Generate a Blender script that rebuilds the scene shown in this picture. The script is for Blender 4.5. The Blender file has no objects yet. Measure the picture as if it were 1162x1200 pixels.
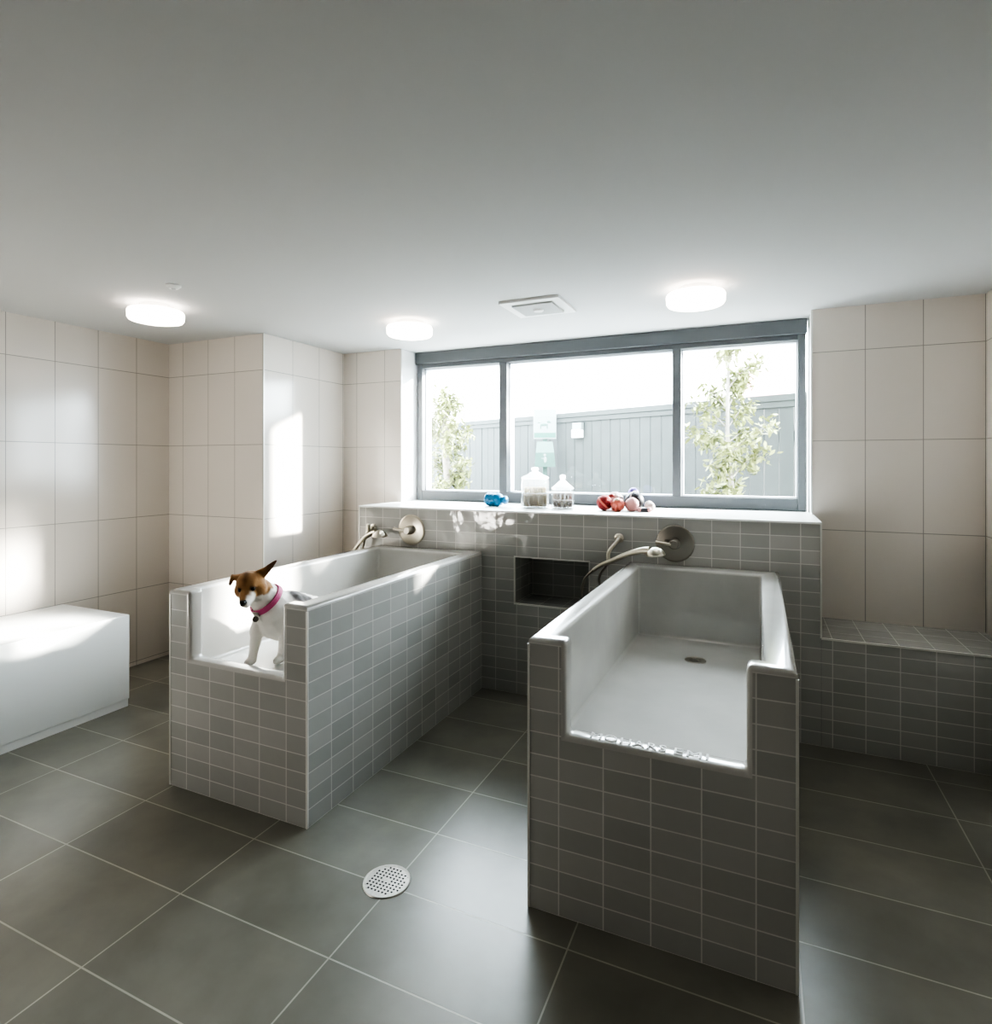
import bpy, bmesh, math, random
from mathutils import Vector, Matrix, noise
random.seed(7)
S = bpy.context.scene
C = S.collection
PI = math.pi

# ------------------------------------------------------------------ helpers
def world_loc(o):
    v = Vector((0, 0, 0))
    while o is not None:
        v += Vector(o.location); o = o.parent
    return v

def tag(o, label=None, cat=None, group=None, kind=None):
    if label: o['label'] = label
    if cat: o['category'] = cat
    if group: o['group'] = group
    if kind: o['kind'] = kind
    return o

def thing(name, label, cat, loc, group=None, kind=None):
    o = bpy.data.objects.new(name, None); C.objects.link(o)
    o.location = loc; o.empty_display_size = .05
    return tag(o, label, cat, group, kind)

def box_uv(bm):
    uv = bm.loops.layers.uv.verify()
    for f in bm.faces:
        n = f.normal; a = max(range(3), key=lambda i: abs(n[i]))
        for l in f.loops:
            c = l.vert.co
            l[uv].uv = ((c.y, c.z), (c.x, c.z), (c.x, c.y))[a]

def obj(name, bm, mats, parent=None, smooth=None, uv=True, label=None):
    """link a bmesh (given in world coordinates) as ONE mesh object"""
    bm.normal_update()
    if uv: box_uv(bm)
    if parent is not None:
        bmesh.ops.translate(bm, verts=bm.verts, vec=-world_loc(parent))
    me = bpy.data.meshes.new(name); 
    if smooth is not None:
        for f in bm.faces: f.smooth = True
    bm.to_mesh(me); bm.free()
    if smooth is not None: me.set_sharp_from_angle(angle=math.radians(smooth))
    for m in (mats if isinstance(mats, (list, tuple)) else [mats]): me.materials.append(m)
    o = bpy.data.objects.new(name, me); C.objects.link(o)
    if parent is not None: o.parent = parent
    if label: o['label'] = label
    return o

def B(): return bmesh.new()

def merge(dst, src, M=None):
    if M is not None: bmesh.ops.transform(src, matrix=M, verts=src.verts)
    me = bpy.data.meshes.new('tmp'); src.to_mesh(me); src.free()
    dst.from_mesh(me); bpy.data.meshes.remove(me)
    return dst

def box(bm, x0, x1, y0, y1, z0, z1, bev=0, seg=2, mi=0):
    t = B(); bmesh.ops.create_cube(t, size=1)
    bmesh.ops.scale(t, vec=(x1-x0, y1-y0, z1-z0), verts=t.verts)
    bmesh.ops.translate(t, vec=((x0+x1)/2, (y0+y1)/2, (z0+z1)/2), verts=t.verts)
    if bev: bmesh.ops.bevel(t, geom=t.edges[:], offset=bev, segments=seg, profile=.5, affect='EDGES')
    for f in t.faces: f.material_index = mi
    return merge(bm, t)

def lathe(bm, prof, seg=40, M=None, mi=0):
    """prof: (r, z) from bottom to top, turned about z"""
    t = B(); rings = []
    for r, z in prof:
        if r < 1e-5: rings.append([t.verts.new((0, 0, z))])
        else: rings.append([t.verts.new((r*math.cos(2*PI*i/seg), r*math.sin(2*PI*i/seg), z)) for i in range(seg)])
    for a, b in zip(rings, rings[1:]):
        for i in range(seg):
            j = (i+1) % seg
            if len(a) == 1 and len(b) == 1: continue
            if len(a) == 1: t.faces.new((a[0], b[j], b[i]))
            elif len(b) == 1: t.faces.new((a[i], a[j], b[0]))
            else: t.faces.new((a[i], a[j], b[j], b[i]))
    for f in t.faces: f.material_index = mi
    bmesh.ops.recalc_face_normals(t, faces=t.faces)
    return merge(bm, t, M)

def spline(pts, n=8):
    P = [Vector(p) for p in pts]; P = [2*P[0]-P[1]] + P + [2*P[-1]-P[-2]]; out = []
    for i in range(1, len(P)-2):
        for k in range(n):
            t = k/n; a, b, c, d = P[i-1:i+3]
            out.append(.5*((2*b)+(c-a)*t+(2*a-5*b+4*c-d)*t*t+(3*b-a-3*c+d)*t**3))
    out.append(P[-2]); return out

def tube(bm, pts, r, seg=12, mi=0):
    pts = [Vector(p) for p in pts]; n = len(pts)
    rr = r if isinstance(r, (list, tuple)) else [r]*n
    if len(rr) != n:
        rr = [rr[0]+(rr[-1]-rr[0])*i/(n-1) if len(rr) == 2 else
              rr[min(int(i/(n-1)*(len(rr)-1)), len(rr)-2)]*(1-(i/(n-1)*(len(rr)-1)-min(int(i/(n-1)*(len(rr)-1)), len(rr)-2)))
              + rr[min(int(i/(n-1)*(len(rr)-1)), len(rr)-2)+1]*(i/(n-1)*(len(rr)-1)-min(int(i/(n-1)*(len(rr)-1)), len(rr)-2)) for i in range(n)]
    t = B(); rings = []; u = None
    for i, p in enumerate(pts):
        d = (pts[min(i+1, n-1)]-pts[max(i-1, 0)]).normalized()
        if u is None: u = d.orthogonal().normalized()
        u = (u-d*u.dot(d)).normalized(); v = d.cross(u)
        rings.append([t.verts.new(p+rr[i]*(math.cos(2*PI*k/seg)*u+math.sin(2*PI*k/seg)*v)) for k in range(seg)])
    for a, b in zip(rings, rings[1:]):
        for k in range(seg):
            j = (k+1) % seg; t.faces.new((a[k], a[j], b[j], b[k]))
    t.faces.new(rings[0][::-1]); t.faces.new(rings[-1])
    for f in t.faces: f.material_index = mi
    bmesh.ops.recalc_face_normals(t, faces=t.faces)
    return merge(bm, t)

def ball(bm, c, r, sub=3, sc=(1, 1, 1), M=None):
    t = B(); bmesh.ops.create_icosphere(t, subdivisions=sub, radius=r)
    bmesh.ops.scale(t, vec=sc, verts=t.verts)
    if M is not None: bmesh.ops.transform(t, matrix=M, verts=t.verts)
    bmesh.ops.translate(t, vec=c, verts=t.verts)
    return merge(bm, t)

def facing(d, up=(0, 0, 1)):
    """rotation taking local z to d"""
    return Vector(d).normalized().to_track_quat('Z', 'Y').to_matrix().to_4x4()

def cells(xs, ys, zs, filled):
    """closed solid from the filled cells of a grid"""
    bm = B(); V = {}
    def v(i, j, k):
        if (i, j, k) not in V: V[i, j, k] = bm.verts.new((xs[i], ys[j], zs[k]))
        return V[i, j, k]
    nx, ny, nz = len(xs)-1, len(ys)-1, len(zs)-1
    F = {(i, j, k) for i in range(nx) for j in range(ny) for k in range(nz) if filled(i, j, k)}
    for i, j, k in F:
        if (i-1, j, k) not in F: bm.faces.new((v(i,j,k), v(i,j,k+1), v(i,j+1,k+1), v(i,j+1,k)))
        if (i+1, j, k) not in F: bm.faces.new((v(i+1,j,k), v(i+1,j+1,k), v(i+1,j+1,k+1), v(i+1,j,k+1)))
        if (i, j-1, k) not in F: bm.faces.new((v(i,j,k), v(i+1,j,k), v(i+1,j,k+1), v(i,j,k+1)))
        if (i, j+1, k) not in F: bm.faces.new((v(i,j+1,k), v(i,j+1,k+1), v(i+1,j+1,k+1), v(i+1,j+1,k)))
        if (i, j, k-1) not in F: bm.faces.new((v(i,j,k), v(i,j+1,k), v(i+1,j+1,k), v(i+1,j,k)))
        if (i, j, k+1) not in F: bm.faces.new((v(i,j,k+1), v(i+1,j,k+1), v(i+1,j+1,k+1), v(i,j+1,k+1)))
    bm.normal_update()
    return bm

# ------------------------------------------------------------------ materials
def nt(name):
    m = bpy.data.materials.new(name); m.use_nodes = True
    t = m.node_tree; t.nodes.clear()
    o = t.nodes.new('ShaderNodeOutputMaterial')
    return m, t, o
def N(t, kind, **kw):
    n = t.nodes.new('ShaderNode'+kind)
    for k, v in kw.items():
        if k in n.inputs: n.inputs[k].default_value = v
        else: setattr(n, k, v)
    return n
def L(t, a, b): t.links.new(a, b)
def rgb(*c): return (c[0], c[1], c[2], 1)

def mat(name, col, rough=.5, metal=0, var=0, vscale=20, bump=0, bscale=60, spec=.5, coat=0, emis=None, es=0, sub=0, sheen=0):
    m, t, o = nt(name)
    p = N(t, 'BsdfPrincipled', Roughness=rough, Metallic=metal)
    p.inputs['Base Color'].default_value = rgb(*col)
    p.inputs['Specular IOR Level'].default_value = spec
    p.inputs['Coat Weight'].default_value = coat
    if coat: p.inputs['Coat Roughness'].default_value = .05
    if sheen: p.inputs['Sheen Weight'].default_value = sheen
    tc = N(t, 'TexCoord')
    if var:
        n = N(t, 'TexNoise', Scale=vscale, Detail=4.0); L(t, tc.outputs['Object'], n.inputs['Vector'])
        r = N(t, 'ValToRGB'); e = r.color_ramp.elements
        e[0].position = .3; e[1].position = .7
        e[0].color = rgb(*[c*(1-var) for c in col]); e[1].color = rgb(*[min(1, c*(1+var)) for c in col])
        L(t, n.outputs[0], r.inputs[0]); L(t, r.outputs[0], p.inputs['Base Color'])
    if bump:
        n = N(t, 'TexNoise', Scale=bscale, Detail=3.0); L(t, tc.outputs['Object'], n.inputs['Vector'])
        b = N(t, 'Bump', Strength=bump, Distance=.01); L(t, n.outputs[0], b.inputs['Height']); L(t, b.outputs[0], p.inputs['Normal'])
    if emis:
        p.inputs['Emission Color'].default_value = rgb(*emis); p.inputs['Emission Strength'].default_value = es
    L(t, p.outputs[0], o.inputs[0])
    return m

def tile(name, c1, c2, mortar, w, h, gap, off=(0, 0), rough=.085, wave=.18, wscale=9, mbump=.4, cloud=None, coat=0, rvar=0, spec=.5):
    """stack-bond tiles laid on the mesh's metric UVs"""
    m, t, o = nt(name)
    p = N(t, 'BsdfPrincipled', Roughness=rough); p.inputs['Coat Weight'].default_value = coat
    p.inputs['Specular IOR Level'].default_value = spec
    uv = N(t, 'UVMap'); mp = N(t, 'Mapping'); mp.inputs['Location'].default_value = (-off[0], -off[1], 0)
    L(t, uv.outputs[0], mp.inputs[0])
    br = N(t, 'TexBrick', Scale=1.0); br.offset = 0; br.squash = 1
    br.inputs['Color1'].default_value = rgb(*c1); br.inputs['Color2'].default_value = rgb(*c2); br.inputs['Mortar'].default_value = rgb(*mortar)
    br.inputs['Mortar Size'].default_value = gap; br.inputs['Mortar Smooth'].default_value = .15
    br.inputs['Brick Width'].default_value = w; br.inputs['Row Height'].default_value = h
    L(t, mp.outputs[0], br.inputs['Vector'])
    col = br.outputs['Color']
    tc = N(t, 'TexCoord')
    if cloud:
        n1 = N(t, 'TexNoise', Scale=cloud[0], Detail=6.0, Roughness=.55, Distortion=.15); L(t, tc.outputs['Object'], n1.inputs['Vector'])
        r = N(t, 'MapRange'); r.inputs[1].default_value = .25; r.inputs[2].default_value = .75
        r.inputs[3].default_value = 1-cloud[1]; r.inputs[4].default_value = 1+cloud[1]
        L(t, n1.outputs[0], r.inputs[0])
        mx = N(t, 'MixRGB'); mx.blend_type = 'MULTIPLY'; mx.inputs[0].default_value = 1
        L(t, col, mx.inputs[1]); L(t, r.outputs[0], mx.inputs[2]); col = mx.outputs[0]
        if rvar:
            mr = N(t, 'MapRange'); mr.inputs[3].default_value = rough-rvar; mr.inputs[4].default_value = rough+rvar
            L(t, n1.outputs[0], mr.inputs[0]); L(t, mr.outputs[0], p.inputs['Roughness'])
    L(t, col, p.inputs['Base Color'])
    b1 = N(t, 'Bump', Strength=mbump, Distance=.002, invert=True); L(t, br.outputs['Fac'], b1.inputs['Height'])
    n2 = N(t, 'TexNoise', Scale=wscale, Detail=1.5); L(t, tc.outputs['Object'], n2.inputs['Vector'])
    b2 = N(t, 'Bump', Strength=wave, Distance=.02); L(t, n2.outputs[0], b2.inputs['Height']); L(t, b1.outputs[0], b2.inputs['Normal'])
    L(t, b2.outputs[0], p.inputs['Normal'])
    L(t, p.outputs[0], o.inputs[0])
    return m

def clear_glass(name, tint=(1, 1, 1), milk=0.0, rough=0.0, refl=1.0):
    m, t, o = nt(name)
    tr = N(t, 'BsdfTransparent'); tr.inputs[0].default_value = rgb(*tint)
    gl = N(t, 'BsdfGlossy', Roughness=rough); lw0 = N(t, 'LayerWeight', Blend=.5); lw = N(t, 'Math', operation='POWER'); lw.inputs[1].default_value = 5; L(t, lw0.outputs['Facing'], lw.inputs[0])
    mul = N(t, 'Math', operation='MULTIPLY_ADD'); mul.inputs[1].default_value = refl*.8; mul.inputs[2].default_value = .04*refl
    L(t, lw.outputs[0], mul.inputs[0])
    mx = N(t, 'MixShader'); L(t, mul.outputs[0], mx.inputs[0]); L(t, tr.outputs[0], mx.inputs[1]); L(t, gl.outputs[0], mx.inputs[2])
    out = mx.outputs[0]
    if milk:
        df = N(t, 'BsdfTranslucent'); df.inputs[0].default_value = rgb(.95, .95, .95)
        m2 = N(t, 'MixShader'); m2.inputs[0].default_value = milk
        L(t, out, m2.inputs[1]); L(t, df.outputs[0], m2.inputs[2]); out = m2.outputs[0]
    L(t, out, o.inputs[0]); return m

M = {}
TW, TH = .1495, .0738
tile_c1, tile_c2, grout = (.42, .42, .40), (.49, .485, .465), (.68, .67, .64)
M['paint'] = mat('white_paint', (.82, .82, .81), .6, bump=.03, bscale=180)
M['rear'] = mat('grey_rear_wall_paint', (.06, .06, .06), .8)
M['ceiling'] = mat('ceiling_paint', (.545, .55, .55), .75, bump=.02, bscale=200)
M['sill'] = mat('white_solid_surface', (.76, .76, .74), .3)
M['bench'] = mat('white_bench_surface', (.84, .85, .84), .35)
M['glaze'] = mat('grey_ceramic_glaze', (.56, .55, .525), .13, var=.04, vscale=6, coat=.3)
M['metal_trim'] = mat('pale_metal_trim', (.78, .77, .73), .3, .3)
M['nickel'] = mat('brushed_nickel', (.60, .56, .48), .30, 1)
M['dark_nickel'] = mat('dull_nickel', (.45, .42, .37), .33, 1)
M['dull'] = mat('dull_nickel_plate', (.34, .32, .285), .42, 1)
M['hose'] = mat('metal_hose', (.36, .33, .29), .3, 1)
M['steel'] = mat('stainless_steel', (.62, .60, .56), .32, 1, var=.1, vscale=90)
M['black'] = mat('drain_shade_black', (.01, .01, .01), .8)
M['frame'] = mat('slate_grey_frame', (.13, .138, .145), .45)
M['liner'] = mat('pale_window_liner', (.74, .77, .82), .5)
M['glass'] = clear_glass('window_glass', (.97, .985, .98), .002)
M['jar_glass'] = clear_glass('jar_glass', (.97, .98, .98), .07, 0, 1.0)
M['lid_glass'] = clear_glass('jar_lid_glass', (.97, .98, .98), .35, .05, 1.0)
M['lamp'] = mat('lit_opal_diffuser', (.95, .94, .92), .4, emis=(1, .88, .78), es=3.5)
M['white_plastic'] = mat('white_plastic', (.80, .80, .79), .4)
M['grey_plastic'] = mat('grey_plastic', (.52, .53, .53), .5)
wall_kw = dict(rough=.16, wave=.05, wscale=2.5, mbump=.25)
WC1, WC2, WM = (.70, .65, .60), (.725, .675, .625), (.38, .36, .33)
M['wall_left'] = tile('beige_wall_tile_left', WC1, WC2, WM, .2768, .535, .0022, (2.053, .03), **wall_kw)
M['wall_pier'] = tile('beige_wall_tile_pier', WC1, WC2, WM, .2740, .535, .0022, (-3.244, .03), **wall_kw)
M['wall_back'] = tile('beige_wall_tile_back', WC1, WC2, WM, .2820, .535, .0022, (.287, .03), **wall_kw)
M['wall_side'] = tile('beige_wall_tile_side', WC1, WC2, WM, .2935, .535, .0022, (3.14, .03), **wall_kw)
M['tub_front'] = tile('grey_tub_tile_front', tile_c1, tile_c2, grout, TW, .0745, .0022, (-.606, 0))
M['tub_front_l'] = tile('grey_tub_tile_front_left', tile_c1, tile_c2, grout, TW, .0745, .0022, (-2.401, 0))
M['tub_side'] = tile('grey_tub_tile_side', tile_c1, tile_c2, grout, TW, .0745, .0022, (1.877, 0))
M['ledge'] = tile('grey_ledge_tile', tile_c1, tile_c2, grout, TW, TH, .0022, (.203, 0), wave=.3)
M['seat_top'] = tile('grey_seat_top_tile', tile_c1, tile_c2, grout, TW, .0745*2, .0022, (.203, 3.54))
M['floor'] = tile('slate_floor_tile', (.200, .192, .162), (.248, .240, .204), (.47, .45, .40), .6497, .3271, .0028, (-1.8393, 1.0866),
                  rough=.32, wave=.02, wscale=5, mbump=.3, cloud=(2.2, .30), rvar=.035, spec=1.0)
M['fence'] = mat('grey_green_fence_paint', (.025, .031, .029), .7, var=.13, vscale=7)
M['siding'] = mat('white_siding', (.85, .82, .80), .7)
M['ground'] = mat('pale_paving', (.55, .55, .53), .8, var=.08, vscale=3)
M['curb'] = mat('grey_concrete_edging', (.10, .105, .105), .8)
M['leaf'] = mat('yellow_green_leaf', (.165, .185, .06), .5, var=.35, vscale=9)
M['bark'] = mat('pale_bark', (.2, .185, .16), .8, var=.15)
M['sign_white'] = mat('sign_white', (.15, .175, .168), .5)
M['sign_green'] = mat('sign_green', (.025, .10, .075), .5)
M['station'] = mat('pale_green_enamel', (.042, .092, .076), .4)
M['blue'] = mat('blue_rubber', (.006, .15, .30), .35, bump=.25, bscale=40)
M['red'] = mat('red_woven_cord', (.26, .02, .02), .7, bump=.8, bscale=90)
M['salmon'] = mat('salmon_rubber', (.45, .11, .08), .6, bump=.8, bscale=70)
M['pink'] = mat('pale_pink_rubber', (.42, .20, .19), .6, bump=.4, bscale=60)
M['cream'] = mat('cream_rope', (.5, .42, .30), .8, bump=.8, bscale=90)
M['offwhite'] = mat('off_white_plush', (.52, .46, .44), .9, bump=.8, bscale=90)
M['purple'] = mat('purple_rubber', (.16, .12, .45), .5)
M['ball_black'] = mat('black_rubber', (.012, .012, .018), .45)
M['bis'] = mat('tan_biscuit', (.20, .145, .075), .85, var=.15, vscale=40)
M['bis_pale'] = mat('cream_biscuit', (.42, .35, .20), .85, var=.1, vscale=40)
M['bis_brown'] = mat('brown_biscuit', (.13, .075, .04), .85, var=.2, vscale=40)
M['nose'] = mat('dog_nose', (.012, .010, .010), .35)
M['eye'] = mat('dog_eye', (.012, .007, .004), .08)
M['collar'] = mat('pink_collar_webbing', (.55, .10, .24), .6, bump=.3, bscale=150)
M['letter'] = mat('white_raised_letters', (.88, .88, .88), .35)

# ------------------------------------------------------------------ measured layout (metres; camera at the origin, 1.5 m up)
ZC = 2.431; YB = 3.540; YT = 4.033; YW = 4.26
WL = -4.222; PX = -3.233; PY = 3.147; WR = 1.135; YR = -2.4
VX0, VX1 = -2.654, .292
HE = 1.188; HS = .571

# ------------------------------------------------------------------ room shell
def struct(name, bm, m, parent=None, **kw):
    o = obj(name, bm, m, parent, **kw)
    if parent is None: o['kind'] = 'structure'
    return o
b = B(); box(b, WL-.1, WR+.1, YR-.1, YT+.5, -.08, 0); struct('floor', b, M['floor'])
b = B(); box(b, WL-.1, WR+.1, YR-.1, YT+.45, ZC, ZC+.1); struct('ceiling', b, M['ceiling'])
b = B(); box(b, WL-.1, WL, YR-.1, PY, 0, ZC); struct('wall_left', b, M['wall_left'])
def two_sided(bm):      # front (y) faces use slot 0, side (x) faces slot 1
    bm.normal_update()
    for f in bm.faces: f.material_index = 1 if abs(f.normal.x) > .5 else 0
b = B(); box(b, WL-.1, PX, PY, YT+.4, 0, ZC); two_sided(b); struct('wall_pier', b, [M['wall_pier'], M['wall_side']])
b = cells([PX, VX0, VX1, WR+.1], [YT, YT+.4], [0, HE-.013, ZC], lambda i, j, k: i != 1 or k == 0); two_sided(b)
struct('wall_back', b, [M['wall_back'], M['paint']])
b = B(); box(b, WR, WR+.1, YR-.1, YT, 0, ZC); struct('wall_right', b, M['wall_side'])
b = B(); box(b, WL, WR, YR-.1, YR, 0, ZC); struct('wall_front', b, M['rear'])
# thin pale corner beads on the tiled corners
for k, (x, y) in enumerate([(PX, PY), (VX0, YT), (VX1, YT)]):
    b = B(); box(b, x-.005, x+.005, y-.004, y+.004, HE+.013 if k else 0, ZC-.001); struct('trim_%d' % (k+1), b, M['metal_trim'])

# half wall with niche, sill; its face carries on below the low seat at the right
nx0, nx1, nz0, nz1 = -1.454, -.959, .586, .890
EX0, EX1 = -2.695, .300
b = cells([EX0, nx0, nx1, EX1], [YB, YB+.30, YT-.001], [0, nz0, nz1, HE-.012], lambda i, j, k: not (i == 1 and j == 0 and k == 1))
half = struct('wall_half_height', b, M['ledge'])
half['label'] = 'half-height grey tiled wall under the window with a small niche'
b = cells([EX0-.004, VX0+.001, VX1-.001, EX1+.004], [YB-.005, YT-.002, YW+.02], [HE-.012, HE], lambda i, j, k: j == 0 or i == 1)
es = [e for e in b.edges if e.calc_face_angle(0) > 1 and all(v.co.z > HE-.001 for v in e.verts)]
bmesh.ops.bevel(b, geom=es, offset=.004, segments=2, profile=.5, affect='EDGES')
struct('sill', b, M['sill'], half)
b = B(); w = .006
box(b, nx0-w, nx0+.002, YB-.003, YB+.012, nz0-w, nz1+w); box(b, nx1-.002, nx1+w, YB-.003, YB+.012, nz0-w, nz1+w)
box(b, nx0, nx1, YB-.003, YB+.012, nz0-w, nz0+.003); box(b, nx0, nx1, YB-.003, YB+.012, nz1-.003, nz1+w)
struct('niche_edging', b, M['metal_trim'], half)
b = B(); box(b, EX0-.004, EX0+.005, YB-.004, YB+.006, .001, HE-.012); box(b, EX1-.005, EX1+.004, YB-.004, YB+.006, HS+.002, HE-.012)
struct('corner_edging', b, M['metal_trim'], half)

seat = thing('tiled_bench', 'low dark grey tiled built-in bench along the back wall, right of the right-hand tub', 'bench', (.72, 3.78, 0))
b = B(); box(b, EX1+.001, WR-.001, YB, YT-.001, 0, HS)
b.normal_update()
for f in b.faces: f.material_index = 1 if f.normal.z > .5 else 0
obj('tiled_body', b, [M['ledge'], M['seat_top']], seat)
b = B(); box(b, EX1+.001, WR-.001, YB-.004, YB+.006, HS-.005, HS+.004)
obj('edge_trim', b, M['metal_trim'], seat, label='pale strip along the front top edge')

# window ------------------------------------------------------------
wx0, wx1, wz0, wz1 = VX0+.012, .274, HE+.0005, ZC-.002
win = bpy.data.objects.new('window_1', None); C.objects.link(win); win.location = ((wx0+wx1)/2, YW, wz0); win['kind'] = 'structure'
win['label'] = 'wide three-pane window with a slate grey frame above the half wall'
o0, o1 = 1.270, 2.300      # clear opening in height
pan = [(-2.594, -1.882), (-1.818, -.555), (-.497, .228)]
yo = YW+.085
b = B()
box(b, wx0, pan[0][0], YW, yo, wz0, wz1, .003); box(b, pan[2][1], wx1, YW, yo, wz0, wz1, .003)
box(b, pan[0][0], pan[2][1], YW+.001, yo, wz0, o0, .003); box(b, pan[0][0], pan[2][1], YW+.001, yo, o1, 2.335, .003)
struct('frame', b, M['frame'], win)
b = B(); box(b, wx0-.004, wx1+.006, YW-.028, YW+.05, 2.335, wz1, .003); struct('head_box', b, M['frame'], win)
for a, c in ((pan[0][1], pan[1][0]), (pan[1][1], pan[2][0])):
    b = B(); box(b, a, c, YW-.004, yo, o0, o1, .003); struct('mullion', b, M['frame'], win)
for k, (a, c) in enumerate(pan):
    b = B(); w = .006
    box(b, a, a+w, YW+.055, YW+.14, o0, o1); box(b, c-w, c, YW+.055, YW+.14, o0, o1)
    box(b, a+w, c-w, YW+.055, YW+.14, o0, o0+w); box(b, a+w, c-w, YW+.055, YW+.14, o1-w, o1)
    struct('liner', b, M['liner'], win)
    b = B(); box(b, a+w, c-w, YW+.06, YW+.066, o0+w, o1-w); struct('pane', b, M['glass'], win)

# ------------------------------------------------------------------ dog-wash tubs
def make_tub(X0, X1, Yf, h, label, mats, lettering=False):
    t = thing('dog_wash_tub', label, 'tub', ((X0+X1)/2, (Yf+YB)/2, 0))
    ta, tb, tf, tk = .083, .090, .075, .140
    n0, n1 = X0+.132, X1-.134; zn, zf = .600, .545
    xs = [X0, X0+ta, n0, n1, X1-tb, X1]; ys = [Yf, Yf+tf, YB-tk, YB-.002]; zs = [0, zf, zn, h]
    def filled(i, j, k):
        if k == 0: return True
        if j == 2 or i in (0, 4): return True
        if j == 0: return k == 1 or i in (1, 3)
        return False
    bm = cells(xs, ys, zs, filled)
    for v in bm.verts:
        if abs(v.co.z-zf) < 1e-6 and abs(v.co.y-ys[2]) < 1e-6: v.co.z -= .022
    bmesh.ops.dissolve_limit(bm, angle_limit=.01, verts=bm.verts[:], edges=bm.edges[:])
    es = []
    for e in bm.edges:
        if len(e.link_faces) != 2 or e.calc_face_angle(0) < .5: continue
        a, c = (v.co for v in e.verts)
        if max(a.z, c.z) < .01 or (a.y > YB-.01 and c.y > YB-.01 and abs(a.z-c.z) > .1): continue
        if abs(a.z-c.z) > .3 and abs(a.y-Yf) < .001 and (abs(a.x-X0) < .001 or abs(a.x-X1) < .001): continue
        es.append(e)
    bmesh.ops.bevel(bm, geom=es, offset=.016, segments=4, profile=.5, affect='EDGES', clamp_overlap=True)
    bm.normal_update()
    out = lambda f: (abs(f.normal.y+1) < .01 and abs(f.calc_center_median().y-Yf) < .002) or \
                    (abs(abs(f.normal.x)-1) < .01 and (abs(f.calc_center_median().x-X0) < .002 or abs(f.calc_center_median().x-X1) < .002))
    b2 = bm.copy()
    bmesh.ops.delete(bm, geom=[f for f in bm.faces if not out(f)], context='FACES')
    bmesh.ops.delete(b2, geom=[f for f in b2.faces if out(f)], context='FACES')
    for f in bm.faces: f.material_index = 1 if abs(f.normal.x) > .5 else 0
    obj('tiled_surround', bm, mats, t, label='grey glazed tiles in a stack bond on the outside')
    obj('basin', b2, M['glaze'], t, smooth=50, label='smooth pale grey ceramic basin with rounded rim and a low entry notch')
    for x, s in ((X0, -1), (X1, 1)):
        b = B(); box(b, x-.006 if s > 0 else x-.0025, x+.0025 if s > 0 else x+.006, Yf-.0025, Yf+.006, 0, h-.022)
        obj('corner_trim', b, M['metal_trim'], t, label='pale metal corner strip')
    cx, cy = (X0+X1)/2+.02, Yf+1.18
    zd = zf-.022*(cy-ys[1])/(ys[2]-ys[1])
    b = B(); lathe(b, [(0, .001), (.028, .001), (.033, .004), (.046, .005), (.050, .001), (.050, -.002)], 32)
    for k in range(4):
        tb_ = B(); box(tb_, -.026, .026, -.003, .003, .0012, .004); merge(b, tb_, Matrix.Rotation(k*PI/4, 4, 'Z'))
    bmesh.ops.translate(b, vec=(cx, cy, zd+.001), verts=b.verts)
    obj('basin_drain', b, M['dark_nickel'], t, smooth=40)
    if lettering:
        for word, x_, w_ in (('MOHARS', .07, .245), ('EMI', .335, .105)):
            cu = bpy.data.curves.new('lettering', 'FONT'); cu.body = word; cu.size = .062; cu.extrude = .001; cu.space_character = 1.12
            to = bpy.data.objects.new('tmp_text', cu); C.objects.link(to)
            bpy.context.view_layer.update()
            me = bpy.data.meshes.new_from_object(to.evaluated_get(bpy.context.evaluated_depsgraph_get()))
            bpy.data.objects.remove(to)
            b = B(); b.from_mesh(me)
            wx = max(v.co.x for v in b.verts)
            bmesh.ops.scale(b, vec=(w_/wx, .70, 1.4), verts=b.verts)
            bmesh.ops.rotate(b, matrix=Matrix.Rotation(PI*.05, 3, 'X'), verts=b.verts)
            bmesh.ops.translate(b, vec=(n0+x_, Yf+.024, zn+.0012), verts=b.verts)
            obj('raised_lettering', b, M['letter'], t, label='white raised capital letters along the entry lip')
    return t
make_tub(-.7134, .1001, 1.857, .9114, 'grey tiled dog-wash tub in the right foreground, empty with lettering on its lip', [M['tub_front'], M['tub_side']], True)
make_tub(-2.5118, -1.6905, 1.8766, .912, 'grey tiled dog-wash tub on the left, with the small dog sitting in it', [M['tub_front_l'], M['tub_side']])

# ------------------------------------------------------------------ white bench at the left wall
bn = thing('bench', 'plain white box bench against the left wall beside the left-hand tub', 'bench', (-3.88, .6, 0))
b = B(); box(b, WL+.001, -3.552, -1.9, 2.382, .045, .565, .006, 2); obj('bench_body', b, M['bench'], bn, smooth=40)
b = B(); box(b, WL+.001, -3.558, -1.895, 2.376, 0, .047); obj('base', b, M['bench'], bn)

# ------------------------------------------------------------------ showers and valves
def valve(c, label, pm='nickel'):
    t = thing('shower_valve', label, 'shower valve', c)
    R = Matrix.Translation(c) @ Matrix.Rotation(PI/2, 4, 'X')
    b = B(); lathe(b, [(0, 0), (.106, 0), (.108, .004), (.105, .008), (.097, .0105), (.05, .013), (.035, .016), (0, .016)], 48, R); obj('plate', b, M[pm], t, smooth=40)
    b = B(); lathe(b, [(.032, .020), (.032, .045), (.027, .052), (.027, .070), (.022, .076), (0, .077)], 32, R)
    obj('hub', b, M['dark_nickel'], t, smooth=40)
    p = Vector(c)+Vector((0, -.062, 0))
    b = B(); tube(b, spline([p+Vector((-.012, 0, 0)), p+Vector((-.035, -.012, .002)), p+Vector((-.075, -.018, .008)), p+Vector((-.098, -.02, .012))]), [.013, .010, .009, .011], 12)
    obj('lever', b, M['nickel'], t, smooth=60)
valve((-2.240, YB-.001, 1.030), 'round nickel shower valve on the tiled wall above the left-hand tub')
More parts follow.
